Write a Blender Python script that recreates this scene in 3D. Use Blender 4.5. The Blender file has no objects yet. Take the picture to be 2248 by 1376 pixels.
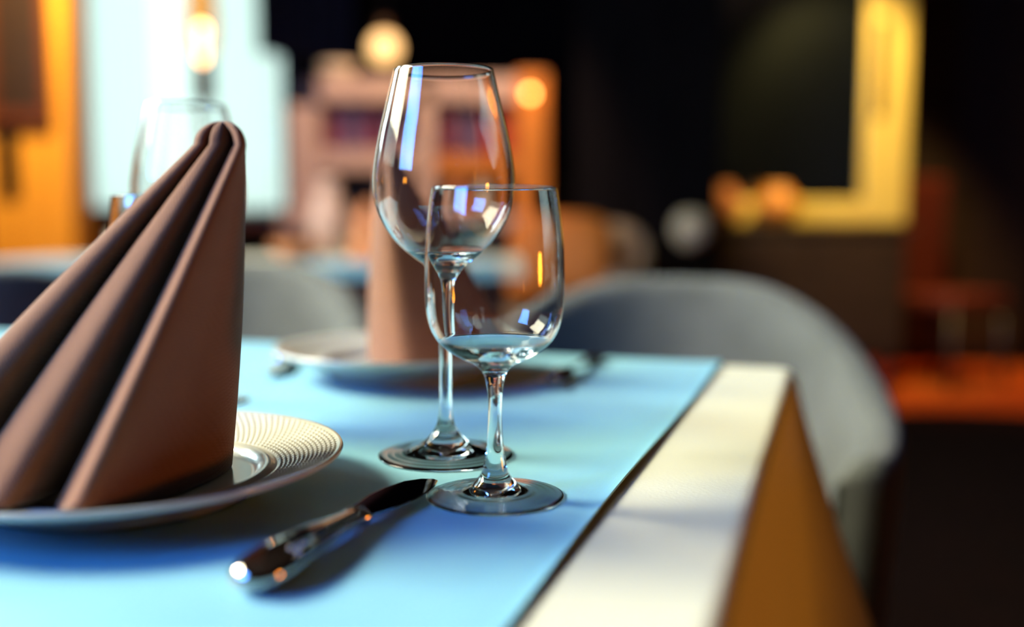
import bpy, bmesh, math, random
from math import sin, cos, pi, radians, sqrt, exp
from mathutils import Vector, Matrix
random.seed(4)
S = bpy.context.scene
COL = S.collection
TZ = 0.75                                   # table height

# ------------------------------------------------------------------ camera
cd = bpy.data.cameras.new('camera'); cam = bpy.data.objects.new('camera', cd); COL.objects.link(cam)
cam.location = (0, 0, TZ + .1428); cam.rotation_euler = (radians(90 - 5.4), 0, 0)
cd.sensor_width = 36; cd.lens = 36 * 2200 / 2248
cd.dof.use_dof = True; cd.dof.focus_distance = .535; cd.dof.aperture_fstop = 1.9
cd.clip_start = .02
S.camera = cam
# ------------------------------------------------------------------ world, lights, exposure
w = bpy.data.worlds.new('sky'); S.world = w; w.use_nodes = True
bg = w.node_tree.nodes['Background']; bg.inputs[0].default_value = (.78, 1.0, .94, 1); bg.inputs[1].default_value = 1.7
S.view_settings.view_transform = 'Standard'; S.view_settings.look = 'None'
S.cycles.diffuse_bounces = 1
S.view_settings.exposure = 0; S.view_settings.gamma = 1; S.view_settings.use_curve_mapping = False

def area(name, loc, target, sx, sy, power, color, spread=pi):
    l = bpy.data.lights.new(name, 'AREA'); l.shape = 'RECTANGLE'; l.size = sx; l.size_y = sy
    l.energy = power; l.color = color; l.spread = spread
    o = bpy.data.objects.new(name, l); COL.objects.link(o); o.location = loc
    o.rotation_euler = (Vector(target) - Vector(loc)).to_track_quat('-Z', 'Y').to_euler()
    return o
def point(name, loc, power, color, r):
    l = bpy.data.lights.new(name, 'POINT'); l.energy = power; l.color = color; l.shadow_soft_size = r
    o = bpy.data.objects.new(name, l); COL.objects.link(o); o.location = loc; return o
def spot(name, loc, target, power, color, ang, r=.05, blend=.6):
    l = bpy.data.lights.new(name, 'SPOT'); l.energy = power; l.color = color; l.shadow_soft_size = r
    l.spot_size = radians(ang); l.spot_blend = blend
    o = bpy.data.objects.new(name, l); COL.objects.link(o); o.location = loc
    o.rotation_euler = (Vector(target) - Vector(loc)).to_track_quat('-Z', 'Y').to_euler(); return o

area('side_window_daylight', (-2.93, 1.05, 2.55), (-.2, .55, .8), 1.7, 1.1, 225, (1.0, .93, .66), radians(120))
area('rear_side_window_daylight', (-2.93, 3.3, 2.35), (-.2, .6, .8), 0.6, 1.3, 40, (.7, .95, 1.0), radians(120))
area('near_side_blue_fill', (-2.93, -1.0, 2.3), (-.2, .6, .75), 1.5, 1.4, 82, (.06, .28, 1.0), radians(120))  # blue fill light, added to turn the runner's shadows blue
spot('low_lamp_right', (1.25, .25, .86), (.1, .58, .62), 15, (1, .33, .02), 42, .07)
spot('floor_downlight', (2.35, 5.4, 3.1), (2.3, 5.3, 0), 230, (1, .26, .02), 46)
spot('mirror_picture_light', (1.55, 4.0, 2.7), (1.75, 5.2, 1.3), 400, (1, .74, .26), 50)
spot('column_downlight', (-2.0, 4.1, 2.9), (-2.35, 5.0, 1.2), 540, (1, .64, .2), 60)
spot('back_table_fill', (-.9, 3.3, 3.3), (-.9, 3.45, .75), 280, (1, .86, .70), 50)  # added spot that brightens the back table, no fitting there
spot('bar_shelf_downlight', (-.2, 3.6, 2.6), (-.4, 4.7, 1.2), 210, (1, .62, .42), 66)

# ------------------------------------------------------------------ materials
def mat(name, col, rough=.5, metal=0., spec=.5, trans=0., ior=1.5, sheen=0., coat=0., emit=None, es=0., noise=None, bump=None, aniso=None):
    m = bpy.data.materials.new(name); m.use_nodes = True
    nt = m.node_tree; b = nt.nodes['Principled BSDF']
    b.inputs['Base Color'].default_value = (*col, 1)
    b.inputs['Roughness'].default_value = rough; b.inputs['Metallic'].default_value = metal
    b.inputs['Specular IOR Level'].default_value = spec; b.inputs['IOR'].default_value = ior
    b.inputs['Transmission Weight'].default_value = trans
    b.inputs['Sheen Weight'].default_value = sheen; b.inputs['Coat Weight'].default_value = coat
    if emit: b.inputs['Emission Color'].default_value = (*emit, 1); b.inputs['Emission Strength'].default_value = es
    if noise:                                   # (scale, second colour, detail[, stretch])
        tc = nt.nodes.new('ShaderNodeTexCoord'); n = nt.nodes.new('ShaderNodeTexNoise'); r = nt.nodes.new('ShaderNodeValToRGB')
        mp = nt.nodes.new('ShaderNodeMapping')
        if len(noise) > 3: mp.inputs['Scale'].default_value = noise[3]
        n.inputs['Scale'].default_value = noise[0]; n.inputs['Detail'].default_value = noise[2]
        r.color_ramp.elements[0].position = .32; r.color_ramp.elements[1].position = .68
        r.color_ramp.elements[0].color = (*col, 1); r.color_ramp.elements[1].color = (*noise[1], 1)
        nt.links.new(tc.outputs['Object'], mp.inputs['Vector']); nt.links.new(mp.outputs['Vector'], n.inputs['Vector'])
        nt.links.new(n.outputs['Fac'], r.inputs['Fac']); nt.links.new(r.outputs['Color'], b.inputs['Base Color'])
    if bump:                                    # (scale, distance, strength)
        tc = nt.nodes.new('ShaderNodeTexCoord'); n = nt.nodes.new('ShaderNodeTexNoise'); bp = nt.nodes.new('ShaderNodeBump')
        n.inputs['Scale'].default_value = bump[0]; n.inputs['Detail'].default_value = 4
        bp.inputs['Distance'].default_value = bump[1]; bp.inputs['Strength'].default_value = bump[2]
        nt.links.new(tc.outputs['Object'], n.inputs['Vector']); nt.links.new(n.outputs['Fac'], bp.inputs['Height'])
        nt.links.new(bp.outputs['Normal'], b.inputs['Normal'])
    return m

def twill(name, col, col2, scale, sheen):
    m = mat(name, col, .85, spec=.2, sheen=sheen); nt = m.node_tree; b = nt.nodes['Principled BSDF']
    b.inputs['Sheen Roughness'].default_value = .45
    tc = nt.nodes.new('ShaderNodeTexCoord')
    mp = nt.nodes.new('ShaderNodeMapping'); mp.inputs['Rotation'].default_value = (.3, radians(25), .5)
    wv = nt.nodes.new('ShaderNodeTexWave'); wv.inputs['Scale'].default_value = scale; wv.inputs['Distortion'].default_value = .6
    wv.bands_direction = 'Z'
    w2 = nt.nodes.new('ShaderNodeTexWave'); w2.inputs['Scale'].default_value = scale * .8; w2.bands_direction = 'X'; w2.inputs['Distortion'].default_value = .6
    mx = nt.nodes.new('ShaderNodeMath'); mx.operation = 'MULTIPLY'
    n = nt.nodes.new('ShaderNodeTexNoise'); n.inputs['Scale'].default_value = 60
    r = nt.nodes.new('ShaderNodeMixRGB'); r.inputs[1].default_value = (*col, 1); r.inputs[2].default_value = (*col2, 1)
    bp = nt.nodes.new('ShaderNodeBump'); bp.inputs['Distance'].default_value = .0004; bp.inputs['Strength'].default_value = .55
    L = nt.links.new
    L(tc.outputs['Object'], mp.inputs[0]); L(mp.outputs[0], wv.inputs['Vector']); L(mp.outputs[0], w2.inputs['Vector'])
    L(wv.outputs['Fac'], mx.inputs[0]); L(w2.outputs['Fac'], mx.inputs[1]); L(mx.outputs[0], bp.inputs['Height']); L(bp.outputs[0], b.inputs['Normal'])
    L(tc.outputs['Object'], n.inputs['Vector']); L(n.outputs['Fac'], r.inputs[0]); L(r.outputs[0], b.inputs['Base Color'])
    return m

def sheer(name, col):
    m = bpy.data.materials.new(name); m.use_nodes = True; nt = m.node_tree; nt.nodes.clear()
    o = nt.nodes.new('ShaderNodeOutputMaterial'); mx = nt.nodes.new('ShaderNodeMixShader'); t = nt.nodes.new('ShaderNodeBsdfTransparent')
    tl = nt.nodes.new('ShaderNodeBsdfTranslucent'); tl.inputs[0].default_value = (*col, 1); mx.inputs[0].default_value = .45
    nt.links.new(t.outputs[0], mx.inputs[1]); nt.links.new(tl.outputs[0], mx.inputs[2]); nt.links.new(mx.outputs[0], o.inputs[0]); return m

M = dict(
 glass=mat('crystal_glass', (1, 1, 1), 0, trans=1, ior=1.5),
 pane=mat('window_glass', (.97, 1, .99), 0, trans=1, ior=1.45),
 amber_glass=mat('amber_glass', (1, .58, .28), .05, trans=1, ior=1.2),
 porcelain=mat('cream_porcelain', (.55, .53, .46), .22, spec=.6, coat=.4),
 napkin=twill('brown_twill', (.22, .088, .046), (.18, .070, .036), 260, .25),
 cloth=mat('ivory_tablecloth', (.66, .65, .52), .6, spec=.35, bump=(420, .0006, .25)),
 runner=mat('light_blue_satin', (.20, .52, .66), .5, spec=.5, sheen=.15, bump=(350, .0005, .2), noise=(14, (.18, .485, .64), 3)),
 steel=mat('polished_steel', (.50, .44, .41), .05, metal=1),
 velvet=mat('grey_velvet', (.115, .12, .105), .8, spec=.2, sheen=.25, noise=(7, (.075, .08, .07), 3)),
 taupe=mat('taupe_velvet', (.23, .19, .15), .8, spec=.2, sheen=.3, noise=(7, (.19, .155, .12), 3)),
 darkvelvet=mat('charcoal_velvet', (.05, .06, .07), .8, spec=.2, sheen=.3),
 tan=mat('tan_leather', (.36, .25, .16), .5, noise=(6, (.30, .21, .13), 3)),
 orange=mat('orange_fabric', (.50, .145, .008), .7, noise=(9, (.42, .12, .007), 3)),
 darkwood=mat('dark_walnut', (.035, .018, .012), .4, noise=(6, (.02, .01, .007), 4, (1, 1, 8))),
 redwood=mat('reddish_dark_wood', (.12, .03, .01), .4, noise=(6, (.08, .02, .008), 4, (1, 1, 8))),
 pinewood=mat('orange_pine', (.80, .40, .05), .5, noise=(3, (.70, .32, .035), 4, (6, 6, .6))),
 oak=mat('pale_oak', (.55, .40, .30), .5, noise=(4, (.48, .34, .25), 4, (6, 6, .6))),
 blackmetal=mat('black_metal', (.012, .012, .014), .4, metal=.6),
 bronze=mat('dark_bronze', (.10, .055, .03), .35, metal=.8),
 wall=mat('charcoal_plaster', (.005, .0042, .0046), .8, spec=.08, noise=(2, (.004, .0034, .004), 3)),
 ceiling=mat('dark_ceiling', (.08, .065, .055), .9, spec=.1, noise=(2, (.07, .057, .048), 2)),
 floor=mat('orange_wood_floor', (.46, .10, .012), .45, noise=(2.2, (.36, .07, .008), 4, (8, .6, 1))),
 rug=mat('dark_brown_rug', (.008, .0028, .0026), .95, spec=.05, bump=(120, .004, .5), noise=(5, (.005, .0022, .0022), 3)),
 gold=mat('gilded_wood', (.85, .60, .16), .38, metal=.35, bump=(40, .004, .5)),
 goldinner=mat('brown_liner', (.05, .014, .003), .5, noise=(10, (.04, .011, .002), 3)),
 mirror=mat('mirror_silver', (.55, .62, .6), .12, metal=1),
 burgundy=mat('burgundy_card', (.16, .03, .06), .5, noise=(8, (.12, .02, .05), 3)),
 plum=mat('plum_card', (.13, .08, .15), .5, noise=(8, (.1, .06, .12), 3)),
 redlac=mat('red_lacquer', (.35, .03, .01), .35, noise=(8, (.28, .02, .008), 3)),
 amberpanel=mat('amber_wood', (.62, .22, .02), .4, noise=(5, (.5, .17, .015), 3)),
 terracotta=mat('terracotta_napkin', (.72, .25, .09), .8, noise=(12, (.6, .2, .07), 3)),
 peach=mat('peach_ceramic', (.78, .50, .38), .35, noise=(5, (.7, .44, .33), 2)),
 cream=mat('cream_ceramic', (.75, .66, .45), .4, noise=(6, (.7, .6, .4), 2)),
 navy=mat('navy_curtain', (.012, .022, .06), .9, noise=(5, (.01, .018, .05), 2)),
 winframe=mat('navy_window_frame', (.02, .04, .07), .4, noise=(4, (.015, .032, .06), 2)),
 sill=mat('red_brown_sill', (.12, .035, .02), .4, noise=(5, (.09, .026, .015), 3)),
 maroon=mat('maroon_leather', (.10, .016, .008), .5, noise=(6, (.08, .012, .007), 3)),
 bulb=mat('lit_bulb', (1, .9, .7), .3, emit=(1, .88, .75), es=120),
 bulb2=mat('lit_amber_bulb', (1, .6, .2), .3, emit=(1, .40, .09), es=19),
 globe=mat('lit_globe_shade', (.9, .7, .4), .4, emit=(1, .60, .20), es=1.5),
 sheer=sheer('mint_sheer', (.78, 1, .92)),
 leafgreen=mat('leaf_green', (.06, .12, .05), .6, noise=(20, (.04, .09, .03), 2)),
)

# ------------------------------------------------------------------ helpers
def obj(name, bm, m, parent=None, smooth=True, bevel=0):
    if isinstance(bm, tuple):
        me = bpy.data.meshes.new(name); me.from_pydata(*bm); 
        b = bmesh.new(); b.from_mesh(me); bmesh.ops.recalc_face_normals(b, faces=b.faces); b.to_mesh(me); b.free()
    else:
        bmesh.ops.recalc_face_normals(bm, faces=bm.faces)
        me = bpy.data.meshes.new(name); bm.to_mesh(me); bm.free()
    me.materials.append(M[m])
    for p_ in me.polygons: p_.use_smooth = smooth
    o = bpy.data.objects.new(name, me); COL.objects.link(o)
    if bevel:
        md = o.modifiers.new('bevel', 'BEVEL'); md.width = bevel; md.segments = 3
    if parent: o.parent = parent
    return o
def tag(o, label, cat, group=None):
    o['label'] = label; o['category'] = cat
    if group: o['group'] = group
    return o
def thing(name, label, cat, loc=(0, 0, 0), rz=0, group=None):
    o = bpy.data.objects.new(name, None); COL.objects.link(o); o.location = loc; o.rotation_euler = (0, 0, rz)
    o.empty_display_size = .05
    return tag(o, label, cat, group)
def struct(o): o['kind'] = 'structure'; return o
def dup(root, loc, rz, label, group=None):
    r = root.copy(); COL.objects.link(r); r.location = loc; r.rotation_euler = (0, 0, rz); r['label'] = label
    if group: r['group'] = group
    for ch in list(root.children):
        c = ch.copy(); COL.objects.link(c); c.parent = r
        for g in ch.children:
            d = g.copy(); COL.objects.link(d); d.parent = c
    return r
def box(bm, x0, x1, y0, y1, z0, z1):
    v = [bm.verts.new(q) for q in ((x0,y0,z0),(x1,y0,z0),(x1,y1,z0),(x0,y1,z0),(x0,y0,z1),(x1,y0,z1),(x1,y1,z1),(x0,y1,z1))]
    for f in ((0,3,2,1),(4,5,6,7),(0,1,5,4),(1,2,6,5),(2,3,7,6),(3,0,4,7)): bm.faces.new([v[i] for i in f])
    return bm
def bx(*a): return box(bmesh.new(), *a)
def lathe(prof, seg=64, bm=None, cx=0, cy=0, zoff=0):
    bm = bm or bmesh.new(); rings = []
    for r, z in prof:
        if r < 1e-6: rings.append([bm.verts.new((cx, cy, z + zoff))])
        else: rings.append([bm.verts.new((cx + r*cos(2*pi*i/seg), cy + r*sin(2*pi*i/seg), z + zoff)) for i in range(seg)])
    for a, b in zip(rings, rings[1:]):
        for i in range(seg):
            j = (i+1) % seg
            if len(a) == 1 and len(b) == 1: continue
            if len(a) == 1: bm.faces.new((a[0], b[i], b[j]))
            elif len(b) == 1: bm.faces.new((a[i], b[0], a[j]))
            else: bm.faces.new((a[i], b[i], b[j], a[j]))
    return bm
def smoothprof(pts, n=6):
    """Catmull-Rom through profile points"""
    out = []
    P = [pts[0]] + list(pts) + [pts[-1]]
    for i in range(1, len(P)-2):
        a, b, c, d = (Vector(q) for q in P[i-1:i+3])
        for k in range(n):
            t = k / n
            out.append(.5*((2*b) + (c-a)*t + (2*a-5*b+4*c-d)*t*t + (3*b-a-3*c+d)*t**3))
    out.append(Vector(pts[-1])); return out
def tube(bm, pts, rads, seg=10, squash=(1, 1)):
    pts = [Vector(q) for q in pts]; rings = []
    up0 = Vector((0, 0, 1))
    for i, q in enumerate(pts):
        t = (pts[min(i+1, len(pts)-1)] - pts[max(i-1, 0)]).normalized()
        up = up0 if abs(t.z) < .95 else Vector((0, 1, 0))
        s = t.cross(up).normalized(); u = s.cross(t)
        rings.append([bm.verts.new(q + rads[i]*(s*cos(2*pi*k/seg)*squash[0] + u*sin(2*pi*k/seg)*squash[1])) for k in range(seg)])
    for a, b in zip(rings, rings[1:]):
        for k in range(seg): bm.faces.new((a[k], a[(k+1) % seg], b[(k+1) % seg], b[k]))
    bm.faces.new(rings[0][::-1]); bm.faces.new(rings[-1]); return bm
def grid(fn, nu, nv, closed_u=False):
    vs, fs = [], []
    for j in range(nv):
        for i in range(nu): vs.append(tuple(fn(i, j)))
    iu = nu if closed_u else nu-1
    for j in range(nv-1):
        for i in range(iu):
            k = (i+1) % nu
            fs.append((j*nu+i, j*nu+k, (j+1)*nu+k, (j+1)*nu+i))
    return (vs, [], fs)
A = radians(17.8)
def uv(u, v, z=0):                          # table frame: u away from the camera along the table, v to the right
    return Vector((u*sin(A) + v*cos(A), u*cos(A) - v*sin(A), TZ + z))

# ------------------------------------------------------------------ room shell
XL, XR, YB, YF, ZC = -3.0, 3.4, 6.6, -2.2, 3.4
struct(obj('floor', bx(XL, XR, YF, YB, -.1, 0), 'floor', smooth=False))
struct(obj('ceiling', bx(XL, XR, YF, YB, ZC, ZC+.1), 'ceiling', smooth=False))
struct(obj('wall_right', bx(XR, XR+.1, YF, YB, 0, ZC), 'wall', smooth=False))
def wall_hole(name, axis, c, t, a0, a1, h0, h1, z0, z1):
    bm = bmesh.new()
    for (p0, p1, q0, q1) in ((a0, h0, 0, ZC), (h1, a1, 0, ZC), (h0, h1, 0, z0), (h0, h1, z1, ZC)):
        if axis == 'x': box(bm, c, c+t, p0, p1, q0, q1)
        else: box(bm, p0, p1, c, c+t, q0, q1)
    return struct(obj(name, bm, 'wall', smooth=False))
wall_hole('wall_left', 'x', XL-.1, .1, YF, YB, -1.85, 3.8, 1.5, 3.2)
struct(obj('wall_front', bx(XL, XR, YF-.1, YF, 0, ZC), 'wall', smooth=False))
WX0, WX1, WZ0, WZ1 = -2.82, -1.44, .90, 2.95
wall_hole('wall_back', 'y', YB, .1, XL, XR, WX0, WX1, WZ0, WZ1)
# back window: frame, mullion, two panes
wf = bmesh.new(); t = .06
for a in ((WX0, WX0+t, WZ0, WZ1), (WX1-t, WX1, WZ0, WZ1), (WX0, WX1, WZ0, WZ0+t), (WX0, WX1, WZ1-t, WZ1)): box(wf, a[0], a[1], YB+.02, YB+.08, a[2], a[3])
win = struct(obj('window_1', wf, 'winframe', smooth=False))
obj('mullion', bx(-2.16, -2.12, YB+.03, YB+.07, WZ0+t, WZ1-t), 'sheer', win, False)
obj('pane', bx(WX0+t, -2.16, YB+.046, YB+.052, WZ0+t, WZ1-t), 'pane', win, False)
obj('pane', bx(-2.12, WX1-t, YB+.046, YB+.052, WZ0+t, WZ1-t), 'pane', win, False)
obj('window_sill', bx(WX0-.05, WX1+.05, YB-.14, YB+.02, WZ0-.05, WZ0), 'sill', win, False)
# side window (beside the table, outside the frame): frame and panes behind the daylight
wf = bmesh.new()
for a in ((-1.85, -1.79, 1.5, 3.2), (3.74, 3.8, 1.5, 3.2), (-1.85, 3.8, 1.5, 1.56), (-1.85, 3.8, 3.14, 3.2), (-.15, .36, 1.5, 3.2), (2.1, 2.8, 1.5, 3.2)): box(wf, XL-.08, XL-.03, a[0], a[1], a[2], a[3])
w2 = struct(obj('window_2', wf, 'winframe', smooth=False))
obj('pane', bx(XL-.058, XL-.052, .36, 2.1, 1.56, 3.14), 'pane', w2, False)
obj('pane', bx(XL-.058, XL-.052, 2.8, 3.74, 1.56, 3.14), 'pane', w2, False)
obj('pane', bx(XL-.058, XL-.052, -1.79, -.15, 1.56, 3.14), 'pane', w2, False)  # near bay of the window, added to go with the blue fill
struct(obj('baseboard_back', bx(XL, XR, YB-.02, YB, 0, .12), 'darkwood', smooth=False))
struct(obj('baseboard_right', bx(XR-.02, XR, YF, YB-.02, 0, .12), 'darkwood', smooth=False))
# curtains
def curtain(name, x0, x1, y, z0, z1, n, amp, m, slant=0, th=0):
    nu = n*10+1
    def fn(i, j):
        s = i/(nu-1); zz = z1 + (z0-z1)*j/14
        zz += slant*(1-s)*(j/14)
        return (x0+(x1-x0)*s, y + amp*sin(2*pi*n*s)*(.7+.3*j/14), zz)
    o = obj(name, grid(fn, nu, 15), m)
    if th: md = o.modifiers.new('thick', 'SOLIDIFY'); md.thickness = th
    return o
tag(curtain('sheer_curtain', -2.8, -2.25, 6.42, .93, 3.0, 7, .018, 'sheer'), 'pale mint sheer curtain at the left half of the bright window', 'curtain', 'sheer curtains at the bright window')
tag(curtain('sheer_curtain', -1.98, -1.46, 6.42, .93, 3.0, 7, .022, 'sheer'), 'pale mint sheer curtain at the right half of the bright window', 'curtain', 'sheer curtains at the bright window')
tag(curtain('dark_curtain', -1.58, -.98, 6.34, 1.82, 3.2, 6, .03, 'navy', .1, .01), 'short dark navy curtain above the right corner of the bright window', 'curtain')

# ------------------------------------------------------------------ dining table with cloths
U0, U1, V0, V1 = .20, 1.0, -1.52, -.030     # near, far, left, right edge
tb = thing('dining_table', 'dining table under the ivory cloth, set with two wine glasses', 'table', (0, 0, 0))
def uvbox(u0, u1, v0, v1, z0, z1):
    bm = bx(v0, v1, u0, u1, z0, z1)
    bm.transform(Matrix.Rotation(-A, 4, 'Z')); return bm
obj('table_top', uvbox(U0+.01, U1-.01, V0+.01, V1-.012, TZ-.035, TZ-.004), 'darkwood', tb, False)
for uu in (U0+.06, U1-.12):
    for vv in (V0+.08, V1-.14): obj('leg', uvbox(uu, uu+.06, vv, vv+.06, 0, TZ-.035), 'darkwood', tb, False)
# tablecloth: top sheet that rolls over the edge and hangs in folds, flaring most at the corners
DROP = .40
def cloth_mesh():
    R = .012
    per = []
    cu, cv, hu, hv = (U0+U1)/2, (V0+V1)/2, (U1-U0)/2, (V1-V0)/2
    # perimeter samples (u,v,normal u,v, corner weight) starting near right corner
    cr = .022
    def side(p0, p1, n, k):
        for i in range(k): 
            q = p0.lerp(p1, i/k); per.append((q, n))
    c = [Vector((U0, V1)), Vector((U1, V1)), Vector((U1, V0)), Vector((U0, V0))]
    nn = [Vector((0, 1)), Vector((1, 0)), Vector((0, -1)), Vector((-1, 0))]
    for e in range(4):
        p0, p1, n = c[e], c[(e+1) % 4], nn[e]; d = (p1-p0).normalized(); L = (p1-p0).length
        k = int(L/.012)
        side(p0+d*cr, p1-d*cr, n, k)
        n2 = nn[(e+1) % 4]; ctr = p1-d*cr-n*cr
        for i in range(14):
            a = pi/2*i/14; m_ = n*cos(a)+n2*sin(a); per.append((ctr+m_*cr, m_))
    N = len(per)
    def corner_w(q):
        return max(exp(-((q-cc).length/.075)**2) for cc in c)
    prof = []
    for k in range(6): a = pi/2*k/5; prof.append((-R+R*sin(a), -R+R*cos(a), 0))
    for k in range(1, 15): prof.append((0, -R-(DROP-R)*k/14, k/14))
    vs, fs = [], []
    for off, z, s in prof:
        for i, (q, n) in enumerate(per):
            w_ = corner_w(q); 
            arc = i*.012
            wave = .5+.5*sin(arc*2*pi/.31+.9)
            fl = s*(.026+.018*wave*(1-w_)) + .115*w_*(s**1.15)
            pt = q + n*(off+fl)
            v3 = uv(pt.x, pt.y, z + .0015*0); vs.append(tuple(v3))
    for j in range(len(prof)-1):
        for i in range(N):
            k = (i+1) % N; fs.append((j*N+i, j*N+k, (j+1)*N+k, (j+1)*N+i))
    # top: inner rings shrinking to the middle
    base = 0; prev = list(range(N))
    for sc in (.997, .99, .97, .93, .8, .6, .35, .1):
        cur = []
        for i, (q, n) in enumerate(per):
            q2 = q - n*R
            pt = Vector((cu + (q2.x-cu)*sc, cv + (q2.y-cv)*sc)); vs.append(tuple(uv(pt.x, pt.y, 0))); cur.append(len(vs)-1)
        for i in range(N):
            k = (i+1) % N; fs.append((prev[i], cur[i], cur[k], prev[k]))
        prev = cur
    fs.append(tuple(prev))
    return (vs, [], fs)
tag(obj('tablecloth', cloth_mesh(), 'cloth'), 'ivory tablecloth hanging in folds at the right end of the table', 'tablecloth')
# runner: main panel and a raised hem strip with a lifted edge
VR, VH = -.1037, -.1245
rn = thing('table_runner', 'light blue satin runner under the plates and the two near wine glasses', 'runner', (0, 0, 0))
def runner_panel(v0, v1, z, th, lift, nv):
    us = [U0+.006+i*(U1-U0-.006-.004)/60 for i in range(61)]
    drop = [(U1-.001, -.002), (U1+.006, -.010), (U1+.012, -.03), (U1+.030, -.10), (U1+.045, -.16)]
    pts = [(u, 0) for u in us] + drop
    def fn(i, j):
        v = v0+(v1-v0)*i/(nv-1); u, dz = pts[j]
        wob = .0012*sin(u*9+.6)*(i/(nv-1) if lift else 0)
        l = lift*(i/(nv-1))**5*(.35+.65*(.5+.5*sin(u*13+1.0)))
        x = uv(u, v+wob, z+dz+l); return x
    g = grid(fn, nv, len(pts)); return g
o = obj('panel', runner_panel(V0+.08, VH+.001, .0012, 0, 0, 60), 'runner', rn, False); md = o.modifiers.new('t', 'SOLIDIFY'); md.thickness = .0009; md.offset = 0
o = obj('hem', runner_panel(VH, VR, .0016, 0, .0014, 12), 'runner', rn, False); md = o.modifiers.new('t', 'SOLIDIFY'); md.thickness = .0011; md.offset = 0
RZ = .0018                                   # top of runner above the table

# ------------------------------------------------------------------ wine glasses (solid of revolution, outer + inner wall)
def glass_mesh(outer, wall, base_in):
    """outer: (r,z) mm from rim down to foot edge ; inner wall follows the bowl to base_in height"""
    out = smoothprof([(r/1000, z/1000) for r, z in outer], 8)
    inn = []
    for q in out:
        if q.y > base_in/1000 + .004:
            inn.append((q.x - wall/1000*(1 + max(0, (.35-(q.y-base_in/1000)/.06))*1.0), q.y))
    r0, z0 = inn[-1]
    # rounded inner bottom
    zb = base_in/1000
    bot = []
    for k in range(1, 9):
        a = pi/2*k/8; bot.append((r0*cos(a), zb + (z0-zb)*(1-sin(a))))
    inner = list(reversed(inn)); 
    top_r = (out[0].x + inner[-1][0])/2
    prof = [(0, zb)] + list(reversed(bot[:-1])) + inner + [(top_r, out[0].y + .0004)] + [(q.x, q.y) for q in out]
    rf = out[-1].x
    for k, (rr, zz) in enumerate(prof):          # faint turning marks pressed into the foot
        if zz < .010 and rf*.22 < rr < rf*.97: prof[k] = (rr, zz + .00007*sin(rr*2*pi/.0045)*(1.25-rr/rf))
    prof += [(rf-.0002, .0004), (rf-.0012, .0001), (rf*.9, .0003), (rf*.8, .0006), (rf*.7, .0010), (rf*.6, .0015), (rf*.5, .0020), (rf*.4, .0026), (rf*.3, .0031), (rf*.2, .0034), (rf*.1, .0036), (0, .0037)]
    return lathe(prof, 144)
small_outer = [(31.1,156.1),(32.4,147.8),(33.7,136.5),(34.6,122.9),(34.9,104.7),(34.2,93.8),(32.0,85.7),(28.4,79.7),(23.1,74.9),(16.7,71.2),(10.6,68.2),(6.6,64.7),(4.75,60.0),(3.8,53),(3.45,44.7),(3.9,33),(4.6,24),(5.8,17.3),(6.9,12.8),(9.6,8.8),(14,5.2),(21,2.9),(29,1.8),(34,1.4),(35.1,1.0)]
big_outer = [(28.8,226),(33.7,205.6),(37.5,189.7),(40.2,174.8),(41.4,163),(40.8,152),(38.9,144.5),(34.3,135.4),(27.5,126.4),(19.5,119.3),(12.6,114.2),(7.8,109.5),(4.9,104),(3.9,93),(3.75,60),(3.7,34),(4.2,26),(5.4,19.9),(7.4,15.2),(11,10.9),(16,6.8),(24,3.7),(33,2.1),(39.2,1.5),(40.3,1.0)]
gs = obj('wine_glass', glass_mesh(small_outer, .7, 76.5), 'glass')
gs.location = Vector((-.0086, .4998, TZ + RZ)); tag(gs, 'small empty wine glass standing alone beside the tip of the near knife', 'wine glass', 'wine glasses on the dining table')
gb = obj('wine_glass', glass_mesh(big_outer, .7, 119.5), 'glass')
gb.location = Vector((-.0395, .5886, TZ + RZ)); tag(gb, 'tall empty wine glass with large bowl just behind the small sharp one', 'wine glass', 'wine glasses on the dining table')
for (src, x, y, lab) in ((gb, -.245, .765, 'tall blurred wine glass rising behind the tip of the near napkin'), (gs, -.235, .675, 'small blurred wine glass hidden mostly behind the left side of the near napkin')):
    c = src.copy(); COL.objects.link(c); c.location = (x, y, TZ + RZ); c['label'] = lab

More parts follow.
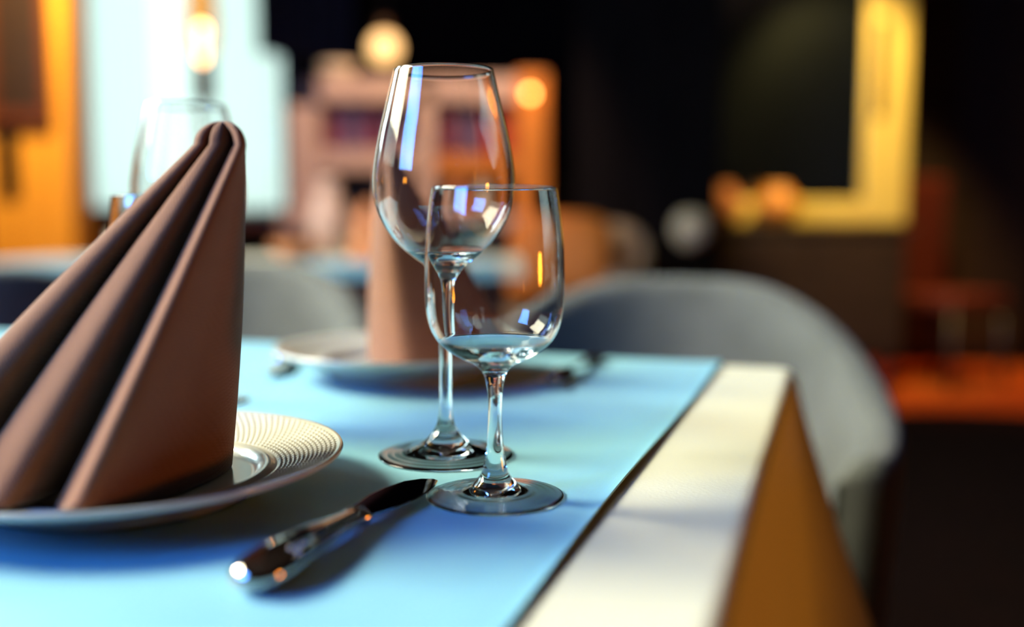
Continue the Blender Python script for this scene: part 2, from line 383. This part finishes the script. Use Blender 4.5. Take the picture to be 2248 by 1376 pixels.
# ------------------------------------------------------------------ plates
PR = .112
def plate_z(r):                              # upper surface, r in m
    if r < .066: return .0085
    if r < .077:
        t = (r-.066)/.011; return .0085 + .0035*t + .0030*sin(pi*t)
    t = (r-.077)/(PR-.077); return .0120 + .0108*t**1.15
def plate(dots, seg=180):
    prof = []
    rs = [0, .03, .05, .06, .064, .066, .068, .070, .0715, .073, .075, .077]
    for r in rs: prof.append((r, plate_z(r)))
    if dots:
        vs, fs = [], []; seg = 792; ND = 132; rows = 64
        def add(rr, f):
            base = len(vs)
            for i in range(seg):
                a = 2*pi*i/seg; vs.append((rr*cos(a), rr*sin(a), f(a)))
            return base
        rings = [add(max(r, 1e-4), lambda a, r=r: plate_z(r)) for r in rs]
        r0, r1 = .0782, PR-.0035
        for k in range(rows+1):
            r = r0+(r1-r0)*k/rows
            def f(a, r=r, k=k):
                t = (r-r0)/(r1-r0)*13
                row = math.floor(t); ph = .5*(row % 2)
                b = sin(pi*(t-row)); s = .5+.5*cos(2*pi*(a/(2*pi)*ND+ph))
                return plate_z(r) + .0010*(b*s)**1.8
            rings.append(add(r, f))
        for (r, z) in ((PR-.0022, plate_z(PR)-.0002), (PR-.0006, plate_z(PR)), (PR, plate_z(PR)-.0012), (PR-.0006, plate_z(PR)-.0026),
                       (PR-.006, plate_z(PR)-.0052), (.085, .0105), (.072, .0062), (.068, .0030), (.066, .0004), (.064, 0), (.062, .0008), (.060, .004), (.03, .0045), (.0001, .0045)):
            rings.append(add(r, lambda a, z=z: z))
        for a, b in zip(rings, rings[1:]):
            for i in range(seg):
                j = (i+1) % seg; fs.append((a+i, b+i, b+j, a+j))
        fs.append(tuple(range(seg))); fs.append(tuple(rings[-1]+i for i in range(seg)))
        return (vs, [], fs)
    for k in range(1, 12): r = .077+(PR-.003-.077)*k/11; prof.append((r, plate_z(r)))
    prof += [(PR-.0006, plate_z(PR)), (PR, plate_z(PR)-.0012), (PR-.0006, plate_z(PR)-.0026), (PR-.006, plate_z(PR)-.0052), (.085, .0105), (.072, .0062), (.068, .003), (.066, .0004), (.064, 0), (.062, .0008), (.06, .004), (.03, .0045), (0, .0045)]
    return lathe(prof, seg)
pl = obj('dinner_plate', plate(True), 'porcelain'); pl.location = (-.200, .505, TZ + RZ)
tag(pl, 'near cream plate with embossed dotted rim and raised inner ring', 'plate', 'dinner plates on the dining table')
pl2 = obj('dinner_plate', plate(False), 'porcelain'); FP = Vector((-.095, .895, TZ + RZ)); pl2.location = FP; pl2.scale = (1.04, 1.04, 1.25)
tag(pl2, 'blurred cream plate at the far side of the table behind the wine glasses', 'plate', 'dinner plates on the dining table')

# ------------------------------------------------------------------ folded napkins
def catmull_closed(P, n):
    out = []; N = len(P)
    for i in range(N):
        a, b, c, d = (Vector(P[(i+k-1) % N]) for k in range(4))
        for k in range(n):
            t = k/n
            out.append(.5*((2*b)+(c-a)*t+(2*a-5*b+4*c-d)*t*t+(3*b-a-3*c+d)*t**3))
    return out
def napkin_mesh(base, top, tip, n=14, rows=46, caprows=12):
    B = catmull_closed(base, n); T = catmull_closed(top, n); N = len(B)
    rng = random.Random(3)
    ctr = sum(T, Vector())/N
    tip = Vector(tip)
    def fn(i, j):
        if j <= rows:
            t = j/rows
            q = B[i].lerp(T[i], t)
            mid = (B[i]-sum(B, Vector())/N); mid.z = 0
            q += mid.normalized()*.0022*sin(pi*t)*(1 if t > 0 else 0)      # slight belly of the rolls
            return q
        a = pi/2*(j-rows)/caprows
        q = T[i]-ctr; c_ = cos(a)
        return ctr + Vector((q.x*max(c_, .02), q.y*max(c_, .02), q.z*c_)) + (tip-ctr)*sin(a)
    g = grid(fn, N, rows+caprows+1, True); return g
def onplate(x, y): 
    r = sqrt((x+.2)**2+(y-.505)**2); return plate_z(min(r, PR-.001)) + .0022
def bp(x, y, dz=0): return (x, y, onplate(x, y)+dz)
base = [bp(-.1440, .5141), bp(-.1600, .458), bp(-.1735, .4090), bp(-.1905, .426), bp(-.2025, .4500), bp(-.2100, .515),
        bp(-.2120, .485), bp(-.2130, .4320), bp(-.2330, .4330), bp(-.2520, .4600), bp(-.2550, .525),
        bp(-.2560, .490), bp(-.2640, .4450), bp(-.2890, .4520), bp(-.2980, .495), bp(-.2820, .545), bp(-.225, .572), bp(-.165, .556)]
top = [(-0.1241, .487, .1765), (-0.1225, .482, .1752), (-0.1227, .477, .1747), (-0.1245, .479, .1752), (-0.1261, .482, .1758), (-0.1295, .4955, .1768),
       (-0.1307, .488, .1764), (-0.1327, .481, .1760), (-0.1355, .480, .1759), (-0.1377, .482, .1759), (-0.1407, .494, .1767),
       (-0.1417, .489, .1765), (-0.1435, .485, .1763), (-0.1465, .487, .1765), (-0.1480, .494, .1767), (-0.1455, .504, .1767), (-0.1375, .509, .1767), (-0.1285, .501, .1767)]
nk = obj('napkin', napkin_mesh(base, top, (-.1345, .490, .1868)), 'napkin')
nk.location = (-.005, 0, TZ + RZ); md = nk.modifiers.new('t', 'SOLIDIFY'); md.thickness = .0011; md.offset = 1
tag(nk, 'near brown twill napkin folded into a tall pleated peak on the dotted plate', 'napkin', 'folded napkins on the dining table')
# far napkin : same fold seen from its other side
fb_ = [(-.030, .035), (-.036, .012), (-.024, -.018), (-.006, -.044), (.010, -.055), (.036, -.050), (.068, -.038), (.096, -.018), (.084, .018), (.050, .030), (.046, .044), (.010, .058), (-.016, .046)]
fbase = [(x, y, plate_z(min(sqrt(x*x+y*y), .11))*1.25 + .002) for x, y in fb_]
ftop = [(-.016+(x-.02)*.15, .0+y*.18, .186+.001*sin(k)) for k, (x, y) in enumerate(fb_)]
n2 = obj('napkin', napkin_mesh(fbase, ftop, (-.016, 0, .200)), 'napkin')
n2.location = FP + Vector((.0, 0, 0)); md = n2.modifiers.new('t', 'SOLIDIFY'); md.thickness = .0011; md.offset = 1
tag(n2, 'blurred brown napkin folded into a peak on the far plate behind the wine glasses', 'napkin', 'folded napkins on the dining table')

# ------------------------------------------------------------------ cutlery
def knife(name, label, loc, rz, group):
    root = thing(name, label, 'knife', loc, rz, group)
    # handle: along +y from 0 to .098 , slightly curved, bulbous end
    L = [0, .002, .006, .014, .026, .040, .055, .070, .084, .094, .098]
    R_ = [.0030, .0072, .0100, .0120, .0124, .0112, .0094, .0078, .0068, .0070, .0070]
    pts = [(0, y, .0062 + .0020*sin(pi*min(1, y/.098))) for y in L]
    obj('handle', tube(bmesh.new(), pts, R_, 20, (1, .58)), 'steel', root)
    col_ = tube(bmesh.new(), [(0, .0965, .0063), (0, .0985, .0063), (0, .1005, .0063)], [.0066, .0076, .0070], 20, (1, .62))
    obj('collar', col_, 'steel', root)
    # blade: straight back on the left, curved belly on the right, thin, edge tilted up a little
    out = [(-.0055, .100), (-.0072, .112), (-.0086, .130), (-.0082, .150), (-.0058, .168), (-.0010, .180), (.0040, .1858), (.0068, .1850), (.0088, .176),
           (.0106, .160), (.0108, .142), (.0092, .124), (.0070, .110), (.0058, .100)]
    vs, fs = [], []
    for (x, y) in out:
        zc = .0066 - .0018*(y-.1)/.086 - .16*x; vs.append((x, y, zc+.0006))
    for (x, y) in out:
        zc = .0066 - .0018*(y-.1)/.086 - .16*x; vs.append((x, y, zc-.0006))
    n = len(out); fs.append(tuple(range(n))); fs.append(tuple(range(2*n-1, n-1, -1)))
    for k in range(n): fs.append((k, (k+1) % n, n+(k+1) % n, n+k))
    obj('blade', (vs, [], fs), 'steel', root, False, .0005)
    return root
kn = knife('dinner_knife', 'near polished steel knife lying between the dotted plate and the small glass', (-.0998, .3610, TZ+RZ), -radians(19.1), 'knives on the dining table'); kn.scale = (1, .90, 1)
def fork(name, label, loc, rz, group):
    root = thing(name, label, 'fork', loc, rz, group)
    L = [0, .003, .010, .022, .05, .08, .11, .125]
    R_ = [.003, .0072, .0096, .0092, .0058, .0036, .0036, .0042]
    obj('handle', tube(bmesh.new(), [(0, y, .004+.006*(y/.125)**2) for y in L], R_, 14, (1, .32)), 'steel', root)
    obj('neck', tube(bmesh.new(), [(0, .124, .0098), (0, .130, .0095), (0, .142, .0060), (0, .150, .0045)], [.0042, .008, .0118, .0115], 14, (1, .22)), 'steel', root)
    for k in range(4):
        x = -.0093+k*.0062
        obj('tine', tube(bmesh.new(), [(x, .149, .0045), (x, .165, .0034), (x, .185, .006), (x, .196, .0095)], [.0024, .0020, .0016, .0008], 8, (1, .7)), 'steel', root)
    return root
fp = uv(.975, -.2225); fk = fork('dinner_fork', 'blurred steel fork with amber glint right of the far plate near the table edge', (fp.x, fp.y, TZ+RZ), pi - A, None)
kp = uv(.925, -.553); dup(kn, (-.236, 1.045, TZ+RZ), pi - radians(-9), 'blurred steel knife with a bright glint left of the far plate', 'knives on the dining table')

# ------------------------------------------------------------------ barrel chairs
def make_chair(name, label, m, loc, rz, group, scale=1, hb=.80, ha=.62):
    root = thing(name, label, 'chair', loc, rz, group); root.scale = (scale,)*3
    NP, AM = 61, radians(118)
    sec = []                                 # (offset across thickness, relative height) ; built as closed loop
    th = .05
    for k in range(9): sec.append(('i', k/8))
    for k in range(1, 8): sec.append(('t', k/8))
    for k in range(9): sec.append(('o', 1-k/8))
    NS = len(sec)
    def fn(i, j):
        ph = -AM + 2*AM*j/(NP-1)
        f = abs(ph)/AM
        h = ha + (hb-ha)*(.5+.5*cos(pi*min(1, max(0, (f-.10)/.82))))
        end = min(1, (1-f)/.05); end = sqrt(max(0, 1-(1-end)**2))
        kind, s = sec[i]; z0 = .36
        tt = th*(.15+.85*end)
        hh = h - (1-end)*.03
        if kind == 't': a = pi*s; off = tt/2*(1-cos(a)); z = hh-tt/2+tt/2*sin(a)
        else: off = 0 if kind == 'i' else tt; z = z0+(hh-tt/2-z0)*s
        r = .245 + .030*(z-z0)/(hb-z0) + off
        return (r*sin(ph)*1.02, r*cos(ph)*.98, z)
    obj('back_shell', grid(fn, NS, NP, True), m, root)
    md = root.children[0].modifiers.new('sub', 'SUBSURF'); md.levels = md.render_levels = 1
    obj('seat_cushion', lathe([(0, .36), (.20, .36), (.238, .375), (.243, .41), (.236, .445), (.21, .462), (.1, .472), (0, .474)], 48), m, root)
    for sx in (-1, 1):
        for sy in (-1, 1):
            obj('leg', tube(bmesh.new(), [(sx*.15, sy*.15, .365), (sx*.20, sy*.20, 0)], [.018, .010], 12), 'darkwood', root)
    return root
G = 'barrel chairs round the dining table'
c1 = make_chair('barrel_chair', 'grey velvet barrel chair at the right corner of the dining table', 'velvet', (.185, 1.32, 0), -radians(17), G)
c2 = dup(c1, (-.545, 1.575, 0), radians(-10), 'grey velvet barrel chair partly behind the near napkin', G); c2.scale = (1.03, 1.03, 1.02)
make_chair('barrel_chair', 'dark charcoal barrel chair at the far left, in front of the orange column', 'darkvelvet', (-1.18, 2.25, 0), radians(200), 'chairs at the back table', 1.0, .80, .64)
c4 = make_chair('lounge_chair', 'tan leather lounge chair in the middle distance behind the small wine glass', 'tan', (.22, 4.2, 0), radians(-35), None, 1.10)
cu_ = bmesh.new(); bmesh.ops.create_uvsphere(cu_, u_segments=32, v_segments=16, radius=1)
for v_ in cu_.verts:
    x, y, z = v_.co; sg = lambda t, e: math.copysign(abs(t)**e, t)
    v_.co = Vector((sg(x, .5)*.22, sg(z, .5)*.20, sg(y, .8)*.07))
cq = obj('cushion', cu_, 'orange'); cq.location = (.20, 4.12, .72); cq.rotation_euler = (radians(70), 0, radians(-20))
tag(cq, 'orange scatter cushion standing in the tan lounge chair', 'cushion')

# ------------------------------------------------------------------ back table
bt = thing('back_table', 'blurred second table with white cloth below the bright window', 'table', (0, 0, 0))
BX0, BX1, BY0, BY1 = -1.75, .06, 3.05, 3.82
obj('table_top', bx(BX0+.01, BX1-.01, BY0+.01, BY1-.01, .71, .745), 'darkwood', bt, False)
for x in (BX0+.08, BX1-.14):
    for y in (BY0+.08, BY1-.14): obj('leg', bx(x, x+.06, y, y+.06, 0, .71), 'darkwood', bt, False)
bm = bx(BX0, BX1, BY0, BY1, .715, .752); bmesh.ops.delete(bm, geom=[f for f in bm.faces if f.calc_center_median().z < .72], context='FACES_ONLY')
tag(obj('tablecloth', bm, 'cloth', smooth=False), 'short white tablecloth on the blurred back table', 'tablecloth')
bm = bx(BX0+.15, BX1-.1, BY0-.004, BY0+.16, .715, .7555); bm.normal_update(); bmesh.ops.delete(bm, geom=[f for f in bm.faces if f.calc_center_median().z < .72 or f.calc_center_median().y > BY0+.14 or abs(f.normal.x) > .5], context='FACES_ONLY')
tag(obj('table_runner', bm, 'runner', smooth=False), 'blue runner along the near edge of the blurred back table', 'runner')
TB = .756
# lamp with amber chimney
lx, ly = -1.045, 3.45
lp = thing('table_lamp', 'tall bronze table lamp with glowing bulb in front of the bright window', 'lamp', (lx, ly, TB))
obj('base', lathe([(0, 0), (.075, 0), (.075, .012), (.05, .022), (.02, .04), (.012, .06), (0, .06)], 32), 'bronze', lp)
obj('pole', lathe([(0, .055), (.011, .055), (.009, .3), (.011, .53), (0, .53)], 24), 'bronze', lp)
obj('collar', lathe([(0, .52), (.02, .52), (.034, .55), (.036, .63), (.028, .66), (0, .66)], 32), 'bronze', lp)
obj('chimney', lathe([(.030, .655), (.045, .70), (.055, .78), (.047, .90), (.036, 1.1), (.034, 1.1), (.045, .90), (.053, .78), (.043, .70), (.028, .655), (.030, .655)], 48), 'amber_glass', lp)
bb = lathe([(0, .66), (.007, .66), (.008, .74), (.013, .765), (.014, .775), (.010, .785), (0, .790)], 24)
obj('bulb', bb, 'bulb', lp)
def mini(name, label, cat, prof, m, loc, seg=40, group=None):
    o = obj(name, lathe(prof, seg), m); o.location = loc; return tag(o, label, cat, group)
# dishes and napkins on the back table
bowlp = [(0, .004), (.04, .004), (.045, 0), (.05, .004), (.075, .03), (.088, .06), (.085, .06), (.07, .032), (.045, .012), (0, .010)]
mini('bowl', 'blurred reddish bowl on the back table below the window corner', 'bowl', bowlp, 'terracotta', (-.70, 3.28, TB))
mini('bowl', 'blurred pale bowl on the back table right of the reddish one', 'bowl', bowlp, 'cream', (-.52, 3.72, TB))
conep = [(0, 0), (.06, 0), (.058, .01), (.045, .08), (.028, .15), (.012, .19), (0, .195)]
mini('napkin', 'blurred orange napkin cone on the back table left of the tall glass', 'napkin', conep, 'terracotta', (-.475, 3.30, TB))
mini('vase', 'blurred peach vase on the back table beside the window edge', 'vase', [(0, 0), (.05, 0), (.075, .05), (.08, .14), (.05, .22), (.035, .26), (.045, .29), (.04, .29), (.03, .26), (0, .25)], 'peach', (-.70, 3.85, TB))
mini('tumbler', 'blurred cream candle cup on the back table near the left napkin edge', 'cup', [(0, 0), (.03, 0), (.035, .09), (.032, .09), (.028, .01), (0, .01)], 'cream', (-1.32, 3.4, TB))

# ------------------------------------------------------------------ left: orange column, framed board
oc = thing('wood_column', 'bright orange wooden column at the left edge beside the window', 'column', (-2.37, 5.1, 0))
obj('shaft', bx(-.235, .195, -.11, .11, .10, 3.3), 'pinewood', oc, False, .01)
obj('plinth', bx(-.26, .22, -.135, .135, 0, .10), 'redwood', oc, False, .008)
obj('cap', bx(-.26, .22, -.135, .135, 3.3, 3.395), 'redwood', oc, False, .008)
fb = thing('picture_frame', 'dark red-brown framed board hanging on the orange column', 'picture frame', (-2.40, 4.968, 1.72))
for a in ((-.155, -.115, -.36, .36), (.115, .155, -.36, .36), (-.115, .115, -.36, -.30), (-.115, .115, .30, .36)): obj('rail', bx(a[0], a[1], -.018, .02, a[2], a[3]), 'redwood', fb, False)
obj('board', bx(-.115, .115, -.004, .014, -.30, .30), 'darkwood', fb, False)
hp = thing('wall_panel', 'narrow black panel on the orange column below the framed board', 'panel', (-2.475, 4.975, 1.19))
obj('plate', bx(-.05, .05, -.012, .014, -.17, .165), 'blackmetal', hp, False, .006)
obj('button', bx(-.012, .012, -.020, -.012, -.02, .03), 'bronze', hp, False)
sd = thing('low_cabinet', 'low red-brown cabinet under the left corner of the window', 'cabinet', (-2.28, 6.05, 0))
obj('body', bx(-.42, .36, -.2, .2, .06, .96), 'sill', sd, False, .01)
for x0, x1 in ((-.40, -.04), (-.02, .34)):
    d_ = obj('door', bx(x0, x1, -.222, -.2, .10, .92), 'sill', sd, False, .004); obj('knob', lathe([(0, 0), (.012, 0), (.016, .01), (.01, .02), (0, .022)], 16), 'bronze', d_)
    k_ = d_.children[0]; k_.rotation_euler = (pi/2, 0, 0); k_.location = ((x0 if x0 > -.1 else x1) + (.05 if x0 > -.1 else -.05), -.222, .52)
obj('foot', bx(-.38, .32, -.17, .17, 0, .06), 'darkwood', sd, False)

# ------------------------------------------------------------------ back bar shelf behind the tall glass
SY = 4.75; k_ = 2200/SY
def sx(px): return (px-1124)/k_
def sz(py): return .891 + (480-py)/k_
bs = thing('bar_shelf', 'blurred pale wooden bar shelf with bottles and boxes behind the tall glass', 'shelf', (0, SY, 0))
X0, X1 = sx(640), sx(1200)
obj('back_panel', bx(X0, X1, .30, .32, 0, sz(165)), 'darkwood', bs, False)
obj('post', bx(X0, sx(706), -.02, .30, .0, sz(235)), 'oak', bs, False, .006)
obj('post', bx(sx(1135), X1, -.02, .30, .0, sz(165)), 'amberpanel', bs, False, .006)
obj('post', bx(sx(905), sx(955), .0, .30, .0, sz(190)), 'oak', bs, False, .006)
obj('shelf_board', bx(sx(706), sx(1135), .0, .30, sz(225), sz(175)), 'oak', bs, False, .004)
obj('shelf_board', bx(sx(640), sx(905), -.01, .30, sz(375), sz(328)), 'oak', bs, False, .004)
obj('shelf_board', bx(sx(955), sx(1135), -.01, .30, sz(385), sz(340)), 'amberpanel', bs, False, .004)
obj('counter', bx(X0-.03, X1+.02, -.14, .30, sz(500), sz(470)), 'oak', bs, False, .006)
obj('cupboard_door', bx(X0+.02, sx(905), -.03, 0, .06, sz(505)), 'darkwood', bs, False)
obj('cupboard_door', bx(sx(910), X1-.02, -.03, 0, .06, sz(505)), 'darkwood', bs, False)
def carton(label, px0, px1, py0, py1, m, y=.08, d=.14):
    o = obj('carton', bx(sx(px0), sx(px1), y, y+d, sz(py1), sz(py0)), m, None, False, .004); o.location = (0, SY, 0)
    return tag(o, label, 'box', 'boxes on the bar shelf')
carton('burgundy box at the left end of the upper bar shelf', 712, 748, 236, 328, 'burgundy')
carton('plum box second on the left half of the upper bar shelf', 752, 790, 232, 328, 'plum')
carton('taller burgundy box third on the left half of the upper bar shelf', 794, 838, 228, 328, 'burgundy')
carton('plum box just left of the middle post of the bar shelf', 850, 898, 246, 328, 'plum')
carton('burgundy box right of the middle post of the bar shelf', 960, 1010, 238, 340, 'burgundy')
carton('dark plum box in the middle of the right half of the bar shelf', 1016, 1070, 246, 340, 'plum')
carton('red lacquer box beside the amber post of the bar shelf', 1076, 1131, 232, 340, 'redlac')
bottlep = [(0, 0), (.036, 0), (.038, .01), (.038, .11), (.03, .14), (.013, .165), (.012, .20), (.014, .202), (.014, .212), (0, .212)]
mini('bottle', 'dark bottle on the bar counter left of the orange cone', 'bottle', bottlep, 'blackmetal', (sx(735), SY+.1, sz(470)), group='bottles on the bar counter')
mini('bottle', 'dark bottle on the bar counter just left of the tall wine glass', 'bottle', bottlep, 'blackmetal', (sx(775), SY+.1, sz(470)), group='bottles on the bar counter')
mini('jar', 'orange jar on the bar counter seen through the tall glass', 'jar', [(0, 0), (.045, 0), (.055, .03), (.055, .10), (.035, .13), (.035, .15), (0, .15)], 'terracotta', (sx(1010), SY+.06, sz(470)))
mini('jar', 'pale jar on the bar counter seen through the right side of the tall glass', 'jar', [(0, 0), (.045, 0), (.055, .03), (.055, .10), (.035, .13), (.035, .15), (0, .15)], 'cream', (sx(1080), SY+.06, sz(470)))
# cream dishes on top of shelf
mini('bowl', 'peach bowl on top of the left half of the bar shelf', 'bowl', [(a*1.0, b*1.2) for a, b in bowlp], 'cream', (sx(740), SY+.12, sz(175)+.0005))
# amber lamp on the right post
al = thing('wall_lamp', 'small amber bulb lamp at the right post of the bar shelf', 'lamp', (sx(1163), SY-.05, sz(213)))
b_ = bmesh.new(); bmesh.ops.create_uvsphere(b_, u_segments=20, v_segments=12, radius=.016); obj('bulb', b_, 'bulb2', al)
obj('arm', tube(bmesh.new(), [(0, 0, .014), (0, .0, .03), (0, .034, .03)], [.006, .006, .006], 10), 'bronze', al)
# globe pendant
gp = thing('pendant_lamp', 'round warm glowing pendant lamp above the bar shelf', 'lamp', (sx(835), SY+.25, sz(95)))
b_ = bmesh.new(); bmesh.ops.create_uvsphere(b_, u_segments=32, v_segments=20, radius=.075); obj('globe', b_, 'globe', gp)
obj('fitting', lathe([(0, .07), (.03, .07), (.03, .13), (0, .14)], 20), 'bronze', gp)
obj('cord', tube(bmesh.new(), [(0, 0, .13), (0, 0, ZC-sz(95)-.02)], [.004, .004], 8), 'blackmetal', gp)
obj('ceiling_rose', lathe([(0, ZC-sz(95)), (.05, ZC-sz(95)), (.045, ZC-sz(95)-.025), (0, ZC-sz(95)-.03)], 24), 'blackmetal', gp)

# ------------------------------------------------------------------ right: dark screen, sideboard, gilt mirror
scr = thing('room_divider', 'black wooden room divider standing left of the gilt mirror', 'divider', (0, 4.9, 0))
for i in range(3):
    x0 = .30 + i*.24
    p_ = obj('panel', bx(x0, x0+.225, -.02, .02, .05, 2.9), 'wall', scr, False, .005)
obj('base_rail', bx(.29, 1.02, -.04, .04, 0, .05), 'darkwood', scr, False)
sb = thing('sideboard', 'dark walnut sideboard under the gilt mirror', 'sideboard', (1.5, 5.25, 0))
obj('body', bx(-.50, .48, -.2, .22, .18, .83), 'darkwood', sb, False, .006)
obj('top', bx(-.54, .52, -.23, .24, .83, .862), 'darkwood', sb, False, .006)
for x0, x1 in ((-.48, -.01), (.01, .46)):
    d_ = obj('door', bx(x0, x1, -.222, -.2, .21, .80), 'darkwood', sb, False, .004); q = obj('knob', lathe([(0, 0), (.012, 0), (.016, .01), (.01, .02), (0, .022)], 16), 'bronze', d_)
    q.rotation_euler = (pi/2, 0, 0); q.location = (x1-.05 if x0 < -.1 else x0+.05, -.222, .52)
for x in (-.46, .40):
    for y in (-.17, .15): obj('leg', tube(bmesh.new(), [(x+.02, y+.02, .19), (x+.02, y+.02, 0)], [.024, .014], 12), 'darkwood', sb)
# mirror : frame rails (moulded) and glass ; stands on the sideboard
MY = 5.3; km = 2200/MY
def mx_(px): return (px-1124)/km
def mz_(py): return .891 + (480-py)/km
gm = thing('gilt_mirror', 'large mirror in a wide gilded frame standing on the dark sideboard', 'mirror', (0, MY, 0))
gx0, gx1, gz0, gz1 = mx_(1500), mx_(1982), .864, 2.62
wd = .235; wb = .125
def rail(x0, x1, z0, z1, name='frame_rail'):
    return obj(name, bx(x0, x1, -.03, .03, z0, z1), 'gold', gm, False, .018)
r_ = rail(gx1-wd, gx1, gz0, gz1); obj('liner', bx(gx1-wd+.045, gx1-wd+.10, -.042, -.028, mz_(262), mz_(60)), 'goldinner', r_, False)
r_ = rail(gx0, gx1-wd, gz0, gz0+wb)
r_ = rail(gx0, gx1-wd, gz1-wb, gz1)
r_ = obj('frame_rail', bx(gx0, gx0+.05, -.03, .03, gz0+wb, gz1-wb), 'gold', gm, False, .012)
obj('mirror_glass', bx(gx0+.05, gx1-wd, -.004, .012, gz0+wb, gz1-wb), 'mirror', gm, False)
potp = [(0, 0), (.05, 0), (.085, .04), (.10, .09), (.085, .15), (.05, .18), (.055, .20), (.045, .20), (.04, .18), (0, .17)]
mini('pot', 'round orange pot on the left end of the sideboard', 'pot', potp, 'terracotta', (mx_(1582)-.03, 5.14, .863))
mini('pot', 'squat amber pot beside the orange one on the sideboard', 'pot', [(a*1.12, b*.98) for a, b in potp], 'amberpanel', (mx_(1706)-.05, 5.14, .863))
# flower ball on stand
fl = thing('flower_stand', 'round cream flower ball on a thin black stand left of the sideboard', 'flowers', (.83, 4.66, 0))
b_ = bmesh.new(); bmesh.ops.create_icosphere(b_, subdivisions=4, radius=.085)
for v_ in b_.verts: v_.co *= 1 + .10*sin(v_.co.x*90)*sin(v_.co.y*90+1)*sin(v_.co.z*90+2)
q = obj('blossom', b_, 'cream', fl); q.location = (0, 0, .845)
obj('pole', tube(bmesh.new(), [(0, 0, .02), (0, 0, .77)], [.012, .012], 12), 'blackmetal', fl)
obj('foot', lathe([(0, 0), (.12, 0), (.12, .012), (.02, .024), (0, .03)], 32), 'blackmetal', fl)
# maroon high chair, rug, dark cabinet on the far right
hc = thing('side_chair', 'maroon leather high-back chair in the dark right of the mirror', 'chair', (2.35, 5.4, 0), radians(28))
obj('backrest', bx(-.2, .2, .17, .21, .50, 1.12), 'maroon', hc, False, .02)
obj('seat', bx(-.22, .22, -.22, .21, .42, .50), 'maroon', hc, False, .02)
for a in (-.19, .19):
    for b2 in (-.19, .19): obj('leg', tube(bmesh.new(), [(a, b2, .43), (a*1.08, b2*1.08, 0)], [.02, .014], 10), 'darkwood', hc)
cab = thing('tall_cabinet', 'tall dark cabinet against the back wall at the right', 'cabinet', (2.75, 6.35, 0))
obj('body', bx(-.45, .45, -.22, .24, .08, 2.5), 'darkwood', cab, False, .006)
obj('plinth', bx(-.43, .43, -.2, .22, 0, .08), 'blackmetal', cab, False)
for x0, x1 in ((-.43, -.005), (.005, .43)):
    d_ = obj('door', bx(x0, x1, -.242, -.22, .12, 2.46), 'darkwood', cab, False, .004)
    obj('handle', bx((x1-.05 if x0 < -.1 else x0+.02), (x1-.02 if x0 < -.1 else x0+.05), -.262, -.242, 1.0, 1.2), 'bronze', d_, False)
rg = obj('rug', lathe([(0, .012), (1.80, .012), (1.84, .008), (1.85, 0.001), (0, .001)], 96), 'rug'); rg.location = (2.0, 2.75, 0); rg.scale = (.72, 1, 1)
tag(rg, 'oval dark brown rug on the orange wooden floor at the right', 'rug')
